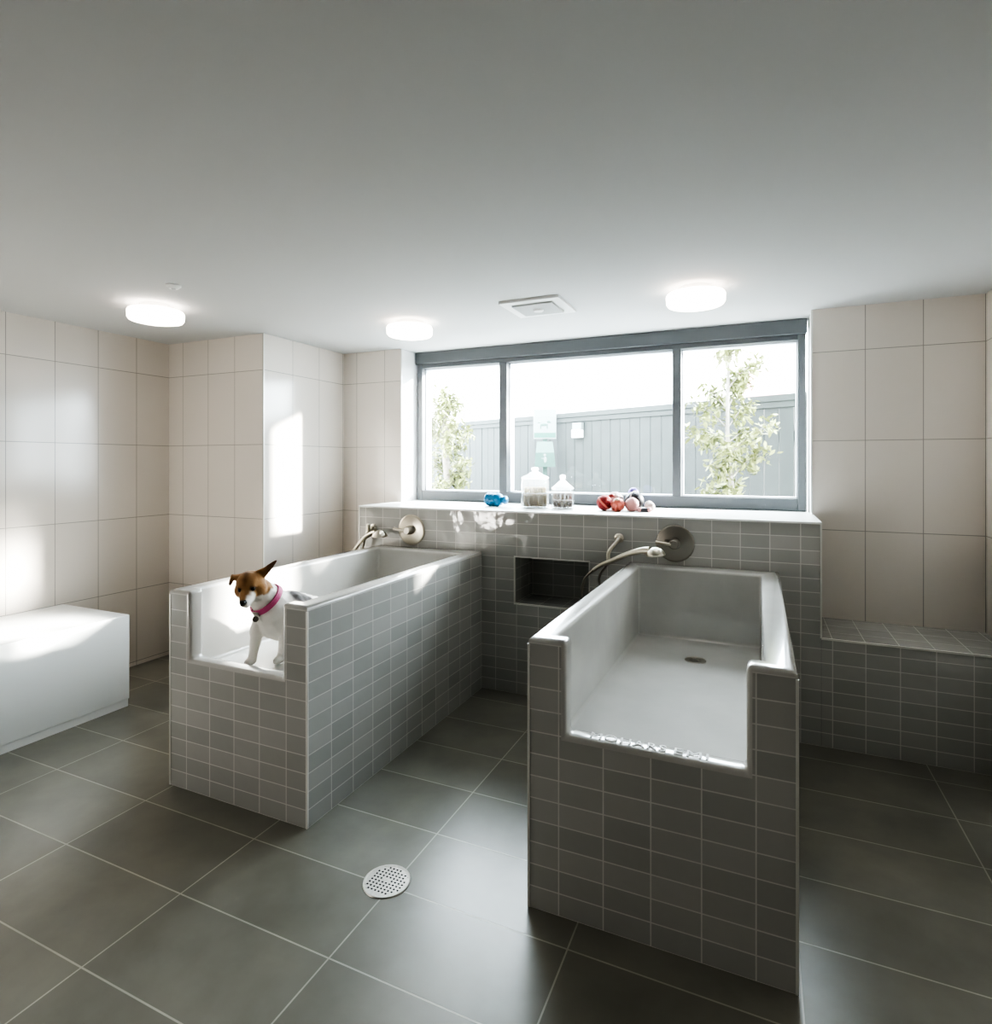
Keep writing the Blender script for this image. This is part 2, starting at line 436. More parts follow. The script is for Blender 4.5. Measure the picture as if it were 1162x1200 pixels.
valve((-.446, YB-.001, 1.034), 'round dull nickel shower valve on the tiled wall above the right-hand tub', 'dull')

def hand_shower(wall, hold, handle, hose, label, headr=.054):
    t = thing('hand_shower', label, 'hand shower', wall)
    w = Vector(wall)
    b = B(); lathe(b, [(0, 0), (.028, 0), (.029, .005), (.022, .012), (.014, .016), (.013, .04), (0, .04)], 24, Matrix.Translation(w) @ Matrix.Rotation(PI/2, 4, 'X'))
    tube(b, spline([w+Vector((0, -.03, 0)), w+Vector((0, -.055, -.012)), Vector(hold)+Vector((0, .006, .06)), Vector(hold)]), [.012, .011, .011, .013], 12)
    ball(b, hold, .018, 2)
    obj('bracket', b, M['nickel'], t, smooth=50)
    pts = spline(handle); b = B(); tube(b, pts, [.0105, .0125, .0145, .016, .019, .024], 14)
    obj('handle', b, M['nickel'], t, smooth=60)
    e = Vector(handle[-1]); d = (e-Vector(handle[-2])).normalized(); h = Vector((d.x, d.y, 0)).normalized()
    b = B(); tilt = Matrix.Translation(e+h*.034+Vector((0, 0, -.016))) @ Matrix.Rotation(-.10, 4, 'Y')
    lathe(b, [(0, -.012), (headr*.8, -.013), (headr*.97, -.010), (headr, -.004), (headr*.96, .003), (headr*.84, .016), (headr*.62, .028), (headr*.33, .037), (0, .040)], 28, tilt)
    obj('spray_head', b, M['nickel'], t, smooth=40)
    b = B(); tube(b, spline(hose, 12), .0075, 10)
    obj('hose', b, M['hose'], t, smooth=60)
# right tub
hand_shower((-.772, YB-.001, 1.048), (-.812, YB-.105, .915),
            [(-.905, YB-.10, .862), (-.86, YB-.105, .893), (-.80, YB-.115, .922), (-.70, YB-.135, .972), (-.62, YB-.15, 1.000), (-.565, YB-.16, 1.006)],
            [(-.905, YB-.10, .862), (-.962, YB-.085, .80), (-.985, YB-.07, .70), (-.965, YB-.065, .52), (-.89, YB-.06, .45), (-.82, YB-.06, .52), (-.835, YB-.06, .68), (-.88, YB-.06, .80), (-.835, YB-.085, .885), (-.815, YB-.10, .905)],
            'nickel hand shower on a bracket with a looped hose, beside the right-hand tub')
hand_shower((-2.566, YB-.001, 1.030), (-2.553, YB-.09, 1.000),
            [(-2.66, YB-.11, .87), (-2.62, YB-.11, .915), (-2.575, YB-.10, .965), (-2.525, YB-.11, .992), (-2.48, YB-.12, 1.008), (-2.455, YB-.125, 1.01)],
            [(-2.66, YB-.11, .87), (-2.70, YB-.09, .78), (-2.71, YB-.07, .62), (-2.66, YB-.06, .50), (-2.60, YB-.06, .60), (-2.64, YB-.05, .80), (-2.60, YB-.06, .95), (-2.555, YB-.085, .99)],
            'nickel hand shower with a dark hose at the far corner of the left-hand tub')

# ------------------------------------------------------------------ floor drain
dr = thing('floor_drain', 'round steel floor drain grate between the two tubs', 'drain', (-1.218, 1.758, 0))
dc = Vector((-1.218, 1.758, 0))
b = B(); lathe(b, [(.076, .0005), (.076, .004), (.083, .0045), (.085, .003), (.086, .0002)], 48, Matrix.Translation(dc)); obj('rim', b, M['steel'], dr, smooth=40)
b = B(); s = .0073; n = 11
V = {}
def gv(i, j):
    if (i, j) not in V: V[i, j] = b.verts.new((dc.x+i*s, dc.y+j*s, .0028))
    return V[i, j]
for i in range(-n, n):
    for j in range(-n, n):
        cxx, cyy = (i+.5)*s, (j+.5)*s
        if math.hypot(cxx, cyy) > .0775: continue
        hole = i % 2 == 0 and j % 2 == 0 and math.hypot(cxx, cyy) < .069 and not (abs(cxx) < .018 and abs(cyy) < .009)
        if not hole: b.faces.new((gv(i, j), gv(i+1, j), gv(i+1, j+1), gv(i, j+1)))
obj('grate', b, M['steel'], dr)
b = B(); lathe(b, [(0, .0008), (.076, .0008)], 40, Matrix.Translation(dc)); obj('shade_disc', b, M['black'], dr)  # flat black disc, its colour stands in for shade below the grate

# ------------------------------------------------------------------ ceiling fittings
def ceiling_light(x, y, label):
    t = thing('ceiling_light', label, 'ceiling light', (x, y, ZC), 'round ceiling lights')
    T = Matrix.Translation((x, y, ZC))
    b = B(); lathe(b, [(0, -.030), (.085, -.030), (.085, -.0005), (0, -.0005)], 32, T); obj('mount_plate', b, M['white_plastic'], t, smooth=40)
    b = B(); lathe(b, [(0, -.100), (.110, -.099), (.140, -.092), (.149, -.080), (.151, -.045), (.146, -.034), (.09, -.031), (0, -.031)], 48, T)
    obj('diffuser', b, M['lamp'], t, smooth=40, label='glowing white opal disc')
ceiling_light(-3.245, 2.335, 'lit round ceiling light nearest the left wall, by the smoke detector')
ceiling_light(-2.100, 3.290, 'lit round ceiling light by the left end of the window, between the other two')
ceiling_light(-.308, 3.270, 'lit round ceiling light over the right-hand tub, right of the ceiling vent')
sd = thing('smoke_detector', 'tiny white round detector on the ceiling above the left ceiling light', 'smoke detector', (-2.79, 2.105, ZC))
T = Matrix.Translation((-2.79, 2.105, ZC))
b = B(); lathe(b, [(0, -.020), (.022, -.020), (.030, -.012), (.036, -.008), (.0365, -.0005)], 28, T); obj('detector_body', b, M['white_plastic'], sd, smooth=40)
b = B(); lathe(b, [(0, -.024), (.010, -.023), (.012, -.0195)], 16, T); obj('sensor', b, M['grey_plastic'], sd, smooth=40)
ev = thing('ceiling_vent', 'square white exhaust vent on the ceiling between two ceiling lights', 'vent', (-1.19, 3.262, ZC))
vx, vy = -1.19, 3.262
b = cells([vx-.18, vx-.125, vx+.125, vx+.18], [vy-.175, vy-.12, vy+.12, vy+.175], [ZC-.016, ZC-.0005], lambda i, j, k: (i, j) != (1, 1))
obj('vent_frame', b, M['white_plastic'], ev)
b = B()
for k in range(12):
    y = vy-.115+k*.0195; box(b, vx-.122, vx+.122, y, y+.013, ZC-.026, ZC-.012)
box(b, vx-.124, vx+.124, vy-.119, vy+.119, ZC-.012, ZC-.002)
obj('louvre', b, M['grey_plastic'], ev)
b = B(); lathe(b, [(0, -.036), (.026, -.035), (.032, -.028), (.032, -.02)], 24, Matrix.Translation((vx, vy, ZC))); obj('centre_knob', b, M['white_plastic'], ev, smooth=40)

# ------------------------------------------------------------------ jars and biscuits on the sill
def jar(x, y, r, hb, hl, label):
    t = thing('glass_jar', label, 'jar', (x, y, HE)); T = Matrix.Translation((x, y, HE+.0005))
    b = B(); lathe(b, [(0, 0), (r*.92, 0), (r, .008), (r, hb-.02), (r*.93, hb), (r*.90, hb), (r*.965, hb-.022), (r*.965, .010), (r*.9, .006), (0, .006)], 48, T)
    obj('jar_body', b, M['jar_glass'], t, smooth=50)
    k = hl-hb
    b = B(); lathe(b, [(r*.86, hb-.006), (r*.98, hb+.001), (r*1.0, hb+.006), (r*.95, hb+.012), (r*.6, hb+k*.33), (r*.30, hb+k*.55), (r*.20, hb+k*.62), (r*.27, hb+k*.78), (r*.24, hb+k*.93), (0, hb+k)], 40, T)
    l = obj('lid', b, M['lid_glass'], t, smooth=60)
    return t
jar(-1.433, 3.862, .098, .205, .287, 'larger lidded glass jar on the window sill, next to the blue toy')
jar(-1.232, 3.866, .078, .135, .236, 'smaller lidded glass jar on the window sill, full of brown biscuits')

def biscuit_mesh(name, l, r, m):
    b = B(); tube(b, [(0, 0, r), (0, 0, l*.5), (0, 0, l-r)], r*.8, 8)
    for z in (r, l-r):
        for s in (-1, 1): ball(b, (s*r*.62, 0, z), r*.80, 1)
    o = obj(name, b, m, None, smooth=80, uv=False); C.objects.unlink(o); return o
def place_biscuits(src, spots, label, group):
    for (x, y, z, rx, rz) in spots:
        c = src.copy(); C.objects.link(c); c.location = (x, y, z); c.rotation_euler = (rx, 0, rz); tag(c, label, 'dog biscuit', group)
b1 = biscuit_mesh('dog_biscuit', .092, .0115, M['bis']); b2 = biscuit_mesh('dog_biscuit', .048, .011, M['bis_pale']); b3 = biscuit_mesh('dog_biscuit', .050, .0095, M['bis_brown']); b4 = biscuit_mesh('dog_biscuit', .050, .0095, M['bis'])
def ring(cx, cy, rad, n, z, ph=0): return [(cx+rad*math.cos(2*PI*(i+ph)/n), cy+rad*math.sin(2*PI*(i+ph)/n), z, 0, 2*PI*(i+ph)/n+PI/2) for i in range(n)]
place_biscuits(b1, ring(-1.433, 3.862, .074, 13, HE+.0075)+ring(-1.433, 3.862, .040, 6, HE+.0075), 'tan bone biscuit standing in the bottom of the larger glass jar', 'tan biscuits in the larger jar')
place_biscuits(b2, ring(-1.433, 3.862, .070, 10, HE+.101, .3)+ring(-1.433, 3.862, .034, 5, HE+.101), 'cream biscuit on top of the tan ones in the larger glass jar', 'cream biscuits in the larger jar')
place_biscuits(b3, ring(-1.232, 3.866, .058, 12, HE+.0075), 'brown biscuit in the lower layer of the smaller glass jar', 'lower biscuits in the smaller jar')
place_biscuits(b4, ring(-1.232, 3.866, .034, 6, HE+.0075), 'tan biscuit inside the lower layer of the smaller glass jar', 'inner biscuits in the smaller jar')
place_biscuits(b3, ring(-1.232, 3.866, .058, 12, HE+.0595, .5), 'brown biscuit in the upper layer of the smaller glass jar', 'upper biscuits in the smaller jar')

# ------------------------------------------------------------------ dog toys on the sill
bt = thing('squeaky_toy', 'blue ribbed rubber dog toy lying at the left end of the sill row', 'dog toy', (-1.745, 3.872, HE))
T = Matrix.Translation((-1.745, 3.872, HE+.050)) @ Matrix.Rotation(-.30, 4, 'Z') @ Matrix.Rotation(PI/2, 4, 'Y')
pr = [(0, -.085), (.030, -.083), (.043, -.072)]
for k in range(6): pr += [(.049, -.06+k*.018), (.044, -.051+k*.018)]
pr += [(.040, .052), (.026, .062), (.019, .068)]
b = B(); lathe(b, pr, 32, T)
for a in range(8):                              # rubber bumps on the shoulders
    for z in (-.05, -.014, .022):
        q = T @ Vector((.047*math.cos(a*PI/4), .047*math.sin(a*PI/4), z)); ball(b, q, .008, 1)
obj('toy_body', b, M['blue'], bt, smooth=60)
b = B(); lathe(b, [(.017, .062), (.016, .075), (.024, .082), (.030, .092), (.028, .104), (.016, .110), (0, .111)], 24, T); obj('toy_knob', b, M['blue'], bt, smooth=60)

def ridged_ball(bm, c, r, n=7, d=.08):
    t = B(); bmesh.ops.create_uvsphere(t, u_segments=42, v_segments=24, radius=r)
    for v in t.verts:
        a = math.atan2(v.co.y, v.co.x); v.co *= 1-d*(math.cos(a*n)*.5+.5)*(1-abs(v.co.z)/r)
    return merge(bm, t, Matrix.Translation(c) @ Matrix.Rotation(.9, 4, 'X') @ Matrix.Rotation(.4, 4, 'Y'))
def toy(name, c, label, build, parts=()):
    t = thing(name, label, 'dog toy', (c[0], c[1], HE))
    for pn, fn, m in build: 
        b = B(); fn(b); obj(pn, b, m, t, smooth=60)
    return t
Z0 = HE+.0005
toy('ball', (-.935, 3.835), 'deep red woven dog ball at the left end of the toy pile', [
    ('ball_body', lambda b: ridged_ball(b, (-.935, 3.835, Z0+.050), .052), M['red']),
    ('band', lambda b: merge(b, lathe(B(), [(.0535*math.cos(a), .0535*math.sin(a)) for a in (-.12, 0, .12)], 32), Matrix.Translation((-.935, 3.835, Z0+.050)) @ Matrix.Rotation(.8, 4, 'Y')), M['salmon'])])
toy('ball', (-.838, 3.800), 'salmon knobbly dog ball in the front middle of the toy pile', [
    ('ball_body', lambda b: ridged_ball(b, (-.838, 3.800, Z0+.042), .046, 9, .14), M['salmon']),
    ('cap', lambda b: ball(b, (-.838, 3.788, Z0+.062), .026, 2), M['cream'])])
toy('ball', (-.890, 3.940), 'off-white plush dog ball behind the red and salmon balls', [
    ('ball_body', lambda b: ridged_ball(b, (-.890, 3.940, Z0+.059), .062, 6, .06), M['offwhite']),
    ('patch', lambda b: ball(b, (-.900, 3.897, Z0+.098), .022, 2, (1, 1, .6)), M['pink'])])
toy('ball', (-.752, 3.828), 'pale pink dog ball on the right of the salmon one', [
    ('ball_body', lambda b: ridged_ball(b, (-.752, 3.828, Z0+.044), .046, 5, .05), M['pink'])])
toy('ball', (-.758, 3.944), 'black dog ball with a pale stripe in the toy pile', [
    ('ball_body', lambda b: ball(b, (-.758, 3.944, Z0+.062), .062, 3), M['ball_black']),
    ('stripe', lambda b: [lathe(b, [(.0635*math.cos(a), .0635*math.sin(a)) for a in (-.075, 0, .075)], 40, Matrix.Translation((-.758, 3.944, Z0+.062)) @ Matrix.Rotation(r, 4, 'Y') @ Matrix.Rotation(r2, 4, 'X')) for r, r2 in ((PI/2, .3),)], M['offwhite'])])
toy('ball', (-.785, 4.045), 'purple round dog toy standing at the back of the toy pile', [
    ('ball_body', lambda b: (ball(b, (-.785, 4.045, Z0+.11), .036, 3), lathe(b, [(.034, 0), (.036, .006), (.020, .03), (.018, .075), (.022, .09)], 24, Matrix.Translation((-.785, 4.045, Z0)))), M['purple']),
    ('eye_patch', lambda b: ball(b, (-.775, 4.015, Z0+.114), .014, 2), M['offwhite'])])
def rope(b):
    for k in range(3):
        pts = []
        for i in range(41):
            t_ = i/40; a = t_*7*PI+k*2*PI/3
            pts.append((-.642+.012*math.cos(a)-.035*t_, 3.86+.15*t_, Z0+.025+.012*math.sin(a)+.004))
        tube(b, pts, .012, 8)
toy('rope_toy', (-.69, 3.93), 'cream knotted rope dog toy at the right end of the toy pile', [
    ('rope', rope, M['cream']),
    ('knot', lambda b: ball(b, (-.642, 3.865, Z0+.031), .031, 2), M['offwhite']), ('knot', lambda b: ball(b, (-.675, 4.005, Z0+.031), .031, 2), M['offwhite'])])
toy('chew_toy', (-.722, 3.800), 'small dark banded chew stick in front of the striped black ball', [
    ('stick', lambda b: tube(b, [(-.695, 3.775, Z0+.014), (-.667, 3.785, Z0+.014), (-.639, 3.793, Z0+.014)], .0135, 12), M['ball_black']),
    ('end_bulb', lambda b: ball(b, (-.695, 3.775, Z0+.0165), .0165, 2), M['pink']), ('end_bulb', lambda b: ball(b, (-.639, 3.793, Z0+.0165), .0165, 2), M['pink'])])

# ------------------------------------------------------------------ the dog
def dog():
    base = Vector((-2.12, 2.17, .5445))
    t = thing('dog', 'small white and tan dog with a pink collar sitting in the left-hand tub', 'dog', base)
    H = Vector((.47, -.82, -.27)).normalized()                # where the face points
    R_ = H.cross(Vector((0, 0, 1))).normalized()              # the dog's right... image left
    roll = Matrix.Rotation(.10, 3, H)
    U = roll @ R_.cross(H).normalized(); Rt = roll @ R_
    hc = Vector((-2.181, 2.045, .928))
    P = lambda f, r, u: hc+H*f+Rt*r+U*u
    b = B()
    def cone(p, q, r0, r1, k=6):
        p, q = Vector(p), Vector(q); n = max(3, int((q-p).length/(.35*max(min(r0, r1), .008))))
        for i in range(n+1):
            a = i/n; ball(b, p.lerp(q, a), r0+(r1-r0)*a, 2)
    # trunk of a sitting dog
    cone((-2.055, 2.455, .640), (-2.085, 2.36, .715), .088, .102)
    cone((-2.085, 2.36, .715), (-2.125, 2.23, .760), .102, .112)
    cone((-2.125, 2.23, .760), (-2.155, 2.155, .785), .108, .092)
    cone((-2.145, 2.165, .735), (-2.135, 2.20, .70), .090, .075)
    cone((-2.152, 2.165, .80), (-2.178, 2.085, .89), .088, .068)          # neck
    # front legs
    cone((-2.195, 2.14, .745), (-2.20, 2.10, .69), .052, .037); cone((-2.20, 2.10, .69), (-2.197, 2.075, .60), .032, .022)
    cone((-2.197, 2.075, .60), (-2.195, 2.065, .566), .022, .022); cone((-2.195, 2.06, .566), (-2.190, 2.035, .562), .023, .019)
    cone((-2.085, 2.17, .755), (-2.08, 2.16, .69), .052, .036); cone((-2.08, 2.16, .69), (-2.088, 2.15, .60), .032, .022)
    cone((-2.088, 2.15, .60), (-2.09, 2.14, .566), .022, .022); cone((-2.09, 2.135, .566), (-2.087, 2.112, .562), .023, .019)
    for s, yy in ((-1, 0), (1, .03)):                                       # folded hind legs
        hx = -2.065+s*.075
        cone((hx, 2.43, .65), (hx+s*.018, 2.34+yy, .655), .070, .052); cone((hx+s*.018, 2.34+yy, .655), (hx+s*.02, 2.44, .585), .045, .028)
        cone((hx+s*.02, 2.44, .572), (hx+s*.02, 2.33+yy, .566), .024, .020); cone((hx+s*.02, 2.33+yy, .566), (hx+s*.02, 2.305+yy, .563), .022, .018)
    cone((-2.05, 2.53, .60), (-2.02, 2.60, .575), .024, .016); cone((-2.02, 2.60, .575), (-1.96, 2.64, .572), .016, .010)    # tail
    # head
    ball(b, P(0, 0, .006), .066, 3, (1, 1, .95)); ball(b, P(.022, 0, .022), .052, 3)
    for s in (-1, 1): ball(b, P(.012, s*.030, -.016), .044, 3)
    cone(P(.045, 0, -.012), P(.088, 0, -.026), .041, .031); cone(P(.088, 0, -.026), P(.112, 0, -.030), .030, .024)
    cone(P(.05, 0, -.038), P(.10, 0, -.047), .026, .017)                                                                 # lower jaw
    for s in (-1, 1): ball(b, P(.052, s*.026, .022), .017, 2)                                                             # brows
    # ears: image right one pricked and swept up, image left one folded down
    el = -1
    e0, e1, e2 = P(-.012, el*.045, .040), P(-.012, el*.080, .062), P(-.012, el*.132, .104)
    for i in range(25):
        a = i/24; p = e0.lerp(e1, a*2) if a < .5 else e1.lerp(e2, a*2-1)
        w = .025*(1-a)**.8+.005
        Mx = Matrix((H, (e2-e0).normalized(), H.cross((e2-e0).normalized()))).transposed().to_4x4()
        ball(b, p, 1, 2, (.0075, w*.8, w), Mx)
    e0, e1, e2 = P(-.010, .044, .042), P(.002, .074, .050), P(.020, .084, .026)
    for i in range(21):
        a = i/20; p = e0.lerp(e1, a*2) if a < .5 else e1.lerp(e2, a*2-1)
        w = .027*(1-a*.55)
        ball(b, p, 1, 2, (w, w*.8, .008), facing((Rt*.6+U*.8) if a < .5 else (Rt*.9+H*.3)))
    me = bpy.data.meshes.new('t'); b.to_mesh(me); b.free()
    o = bpy.data.objects.new('tmp', me); C.objects.link(o)
    m = o.modifiers.new('r', 'REMESH'); m.mode = 'VOXEL'; m.voxel_size = .0045
    s = o.modifiers.new('s', 'SMOOTH'); s.iterations = 5; s.factor = .5
    bpy.context.view_layer.update()
    me2 = bpy.data.meshes.new_from_object(o.evaluated_get(bpy.context.evaluated_depsgraph_get()))
    bpy.data.objects.remove(o)
    # coat colours as large patches
    tan, brown, white, grey, dark = (.36, .19, .075), (.15, .07, .03), (.80, .77, .72), (.13, .115, .11), (.035, .022, .015)
    pinkw = (.62, .50, .44)
    mixc = lambda a, c, k: tuple(x+(y-x)*max(0, min(1, k)) for x, y in zip(a, c))
    at = me2.color_attributes.new('coat', 'FLOAT_COLOR', 'POINT')
    for i, v in enumerate(me2.vertices):
        p = v.co; d = p-hc; f, r, u = d.dot(H), d.dot(Rt), d.dot(U)
        nz = noise.noise(p*45)*.012; nz2 = noise.noise(p*18)*.03
        c = white
        # dark saddle on the back
        sad = ((p-Vector((-2.05, 2.26, .868))).length)+nz2
        c = mixc(c, grey, (.075-sad)/.02)
        sad = ((p-Vector((-2.05, 2.47, .72))).length)+nz2
        c = mixc(c, grey, (.09-sad)/.03)
        inhead = (f > -.075 and u > -.06+max(0, -f)*.9 and abs(r) < .2 and p.z > .84)
        if inhead:
            c2 = tan
            c2 = mixc(c2, brown, (.018-abs(r)+nz)/.02*.55 if u > .03 and f > .0 else 0)      # darker middle of the forehead
            mz = min((f-.060+nz)/.02, (.004-u+nz)/.014)                                                              # muzzle and cheek
            side = (-r-.004)/.012
            c2 = mixc(c2, white, min(mz, side)*1.0 if side > 0 else 0)
            c2 = mixc(c2, white, (-.038-u+nz)/.012)
            for sg in (-1, 1):
                e = (p-P(.058, sg*.028, .010)).length
                c2 = mixc(c2, dark, (.019-e+nz*.5)/.008*.85)
            if abs(r) > .058 and u > -.015: c2 = mixc(tan, brown, (abs(r)-.06)/.03)
            edge = (u-(-.045+max(0, -f)*.9)+nz)/.015
            c = mixc(white, c2, edge if abs(r) < .058 else 1)
        at.data[i].color = (*c, 1)
    for q in me2.polygons: q.use_smooth = True
    for v in me2.vertices: v.co -= base
    mt, tr, ou = nt('dog_coat'); p_ = N(tr, 'BsdfPrincipled', Roughness=.85); a = N(tr, 'Attribute', attribute_name='coat')
    L(tr, a.outputs['Color'], p_.inputs['Base Color']); p_.inputs['Sheen Weight'].default_value = .2
    tc = N(tr, 'TexCoord'); n = N(tr, 'TexNoise', Scale=140.0, Detail=3.0); L(tr, tc.outputs['Object'], n.inputs['Vector'])
    bp = N(tr, 'Bump', Strength=.35, Distance=.004); L(tr, n.outputs[0], bp.inputs['Height']); L(tr, bp.outputs[0], p_.inputs['Normal']); L(tr, p_.outputs[0], ou.inputs[0])
    me2.materials.clear(); me2.materials.append(mt)
    body = bpy.data.objects.new('body', me2); C.objects.link(body); body.parent = t
    b = B(); ball(b, P(.134, 0, -.022), .0135, 3, (1, 1, 1)); ball(b, P(.128, .007, -.020), .010, 2); ball(b, P(.128, -.007, -.020), .010, 2); obj('nose', b, M['nose'], t, smooth=80, uv=False)
    for sg in (-1, 1):
        b = B(); ball(b, P(.060, sg*.028, .009), .0115, 3); obj('eye', b, M['eye'], t, smooth=80, uv=False)
    # collar
    cc = Vector((-2.166, 2.122, .846)); ax = (Vector((-2.178, 2.085, .89))-Vector((-2.152, 2.165, .80))).normalized()
    cm = Matrix.Translation(cc) @ facing(ax)
    b = B(); lathe(b, [(.080, -.012), (.0875, -.012), (.0865, 0), (.083, .012), (.076, .012), (.080, -.012)], 40, cm); col = obj('collar', b, M['collar'], t, smooth=40, label='pink webbing collar')
    fr = Vector((.05, -.8, -.5)); fr = (fr-ax*fr.dot(ax)).normalized(); tp = cc+fr*.090+Vector((0, -.004, -.020))
    b = B(); lathe(b, [(0, -.0015), (.014, -.0015), (.014, .0015), (0, .0015)], 20, Matrix.Translation(tp) @ facing((.5, -.85, .1))); obj('name_tag', b, M['dark_nickel'], col, smooth=40)
    b = B(); box(b, -.016, .016, -.004, .004, -.012, .012, .002); bmesh.ops.transform(b, matrix=Matrix.Translation(cc+fr*.088) @ fr.to_track_quat('-Y', 'Z').to_matrix().to_4x4(), verts=b.verts); obj('buckle', b, M['dark_nickel'], col)
dog()

# ------------------------------------------------------------------ outdoors
b = B(); box(b, -16, 16, YT+.55, 24, .55, .6); g = struct('ground', b, M['ground'])
P0 = Vector((-.844, 6.3, 0)); D = Vector((-1.198, .558, 0)).normalized(); Nn = Vector((-D.y, D.x, 0))
if Nn.y > 0: Nn = -Nn
Rf = Matrix((D, -Nn, (0, 0, 1))).transposed().to_4x4(); Tf = Matrix.Translation(P0) @ Rf      # local x along the fence, -y towards the room
def fbox(bm, x0, x1, y0, y1, z0, z1, bev=0):
    t = B(); box(t, x0, x1, y0, y1, z0, z1, bev); return merge(bm, t, Tf)
fence = thing('fence', 'grey green vertical board fence behind the window', 'fence', tuple(P0+Vector((0, 0, .6))))
b = B(); x = -1.9
while x < 7.5:
    w = .135+random.uniform(-.006, .006); fbox(b, x, x+w-.006, random.uniform(-.003, .003), .022, .6, 2.03); x += w
obj('boards', b, M['fence'], fence)
b = B(); fbox(b, -1.93, 7.5, -.03, .05, 2.055, 2.115, .004); fbox(b, -1.91, 7.5, -.018, .03, 2.00, 2.055, .004); obj('cap_rail', b, M['fence'], fence)
b = B(); fbox(b, -1.9, 7.5, .024, .06, 1.0, 1.09); fbox(b, -1.9, 7.5, .024, .06, 1.7, 1.79); obj('back_rail', b, M['fence'], fence)
# waste bag station against the fence
st = Tf @ Vector((1.66, -.16, 0))
ws = thing('pet_waste_station', 'green and white pet waste station on a post before the fence', 'waste station', (st.x, st.y, .6))
Ts = Matrix.Translation((st.x, st.y, 0)) @ Matrix.Rotation(.36, 4, 'Z')
def sbox(x0, x1, y0, y1, z0, z1, m, n, bev=.002, parent=ws, label=None):
    t = B(); box(t, x0, x1, y0, y1, z0, z1, bev); q = B(); merge(q, t, Ts); return obj(n, q, m, parent, label=label)
sbox(-.028, .028, -.01, .03, .6, 2.06, M['station'], 'post', .004)
sg = sbox(-.14, .14, -.03, -.012, 1.80, 2.165, M['sign_white'], 'sign_panel', label='white sign panel')
sbox(-.132, .132, -.033, -.029, 1.815, 1.875, M['sign_green'], 'green_band', .001, sg)
q = B(); t = B()
for (cx_, cz_, sx_, sz_) in ((-.01, 1.975, .05, .018), (.045, 2.01, .020, .016), (.062, 2.003, .016, .008), (-.05, 1.95, .008, .03), (.03, 1.95, .008, .03), (-.07, 2.0, .02, .006)): ball(t, (cx_, -.031, cz_), 1, 2, (sx_, .002, sz_))
merge(q, t, Ts); obj('dog_symbol', q, M['station'], sg, smooth=80)
ds = B(); t = B()
for z, w_, d_ in ((1.455, .125, .075), (1.62, .118, .085), (1.765, .095, .06)): pass
vs = [[t.verts.new((sx*w_, sy, z)) for sx, sy in ((-1, -d_), (1, -d_), (1, -.011), (-1, -.011))] for z, w_, d_ in ((1.455, .128, .085), (1.63, .112, .09), (1.765, .095, .055))]
for a, c in zip(vs, vs[1:]):
    for i in range(4): t.faces.new((a[i], a[(i+1) % 4], c[(i+1) % 4], c[i]))
t.faces.new(vs[0][::-1]); t.faces.new(vs[-1]); merge(ds, t, Ts); dd = obj('bag_dispenser', ds, M['station'], ws, label='pale green bag dispenser box')
q = B(); t = B(); ball(t, (0, -.089, 1.60), 1, 2, (.018, .004, .018)); ball(t, (.004, -.088, 1.545), 1, 2, (.020, .004, .04)); ball(t, (-.025, -.088, 1.56), 1, 2, (.022, .003, .006)); merge(q, t, Ts); obj('person_symbol', q, M['sign_white'], dd, smooth=80)
ub = thing('utility_box', 'small white weatherproof outlet box fixed on the fence', 'outlet box', tuple(Tf @ Vector((1.24, -.01, 1.90))))
q = B(); t = B(); box(t, 1.17, 1.30, -.075, -.004, 1.805, 1.90, .004); merge(q, t, Tf); obj('cover', q, M['siding'], ub)
q = B(); t = B(); box(t, 1.165, 1.305, -.055, -.004, 1.903, 1.985, .004); merge(q, t, Tf); obj('hood', q, M['sign_white'], ub)
# garden edging seen low in the left pane
b = B(); t = B(); box(t, -1.8, 1.8, -.06, .06, .6, 1.17, .01); merge(b, t, Matrix.Translation((-3.9, 6.5, 0)) @ Matrix.Rotation(-.12, 4, 'Z'))
tag(obj('planter_wall', b, M['curb']), 'low grey concrete planter wall at the bottom of the left pane', 'planter wall')
# house beyond
bd = thing('house', 'white sided house beyond the fence, faint in the bright light', 'house', (0, 13.5, .6))
b = B()
for k in range(16): 
    z = .6+k*.2; box(b, -9, 3.5, 13.0+.012*(k % 2), 13.4, z, z+.197)
obj('siding_wall', b, M['siding'], bd)
b = B(); box(b, -9.2, 3.7, 12.8, 13.5, 3.8, 3.92); obj('eave', b, M['siding'], bd)
for x in (-5.2, -.4):
    b = B(); box(b, x, x+.9, 12.96, 12.999, 2.75, 3.35); obj('house_window', b, M['pink'], bd)
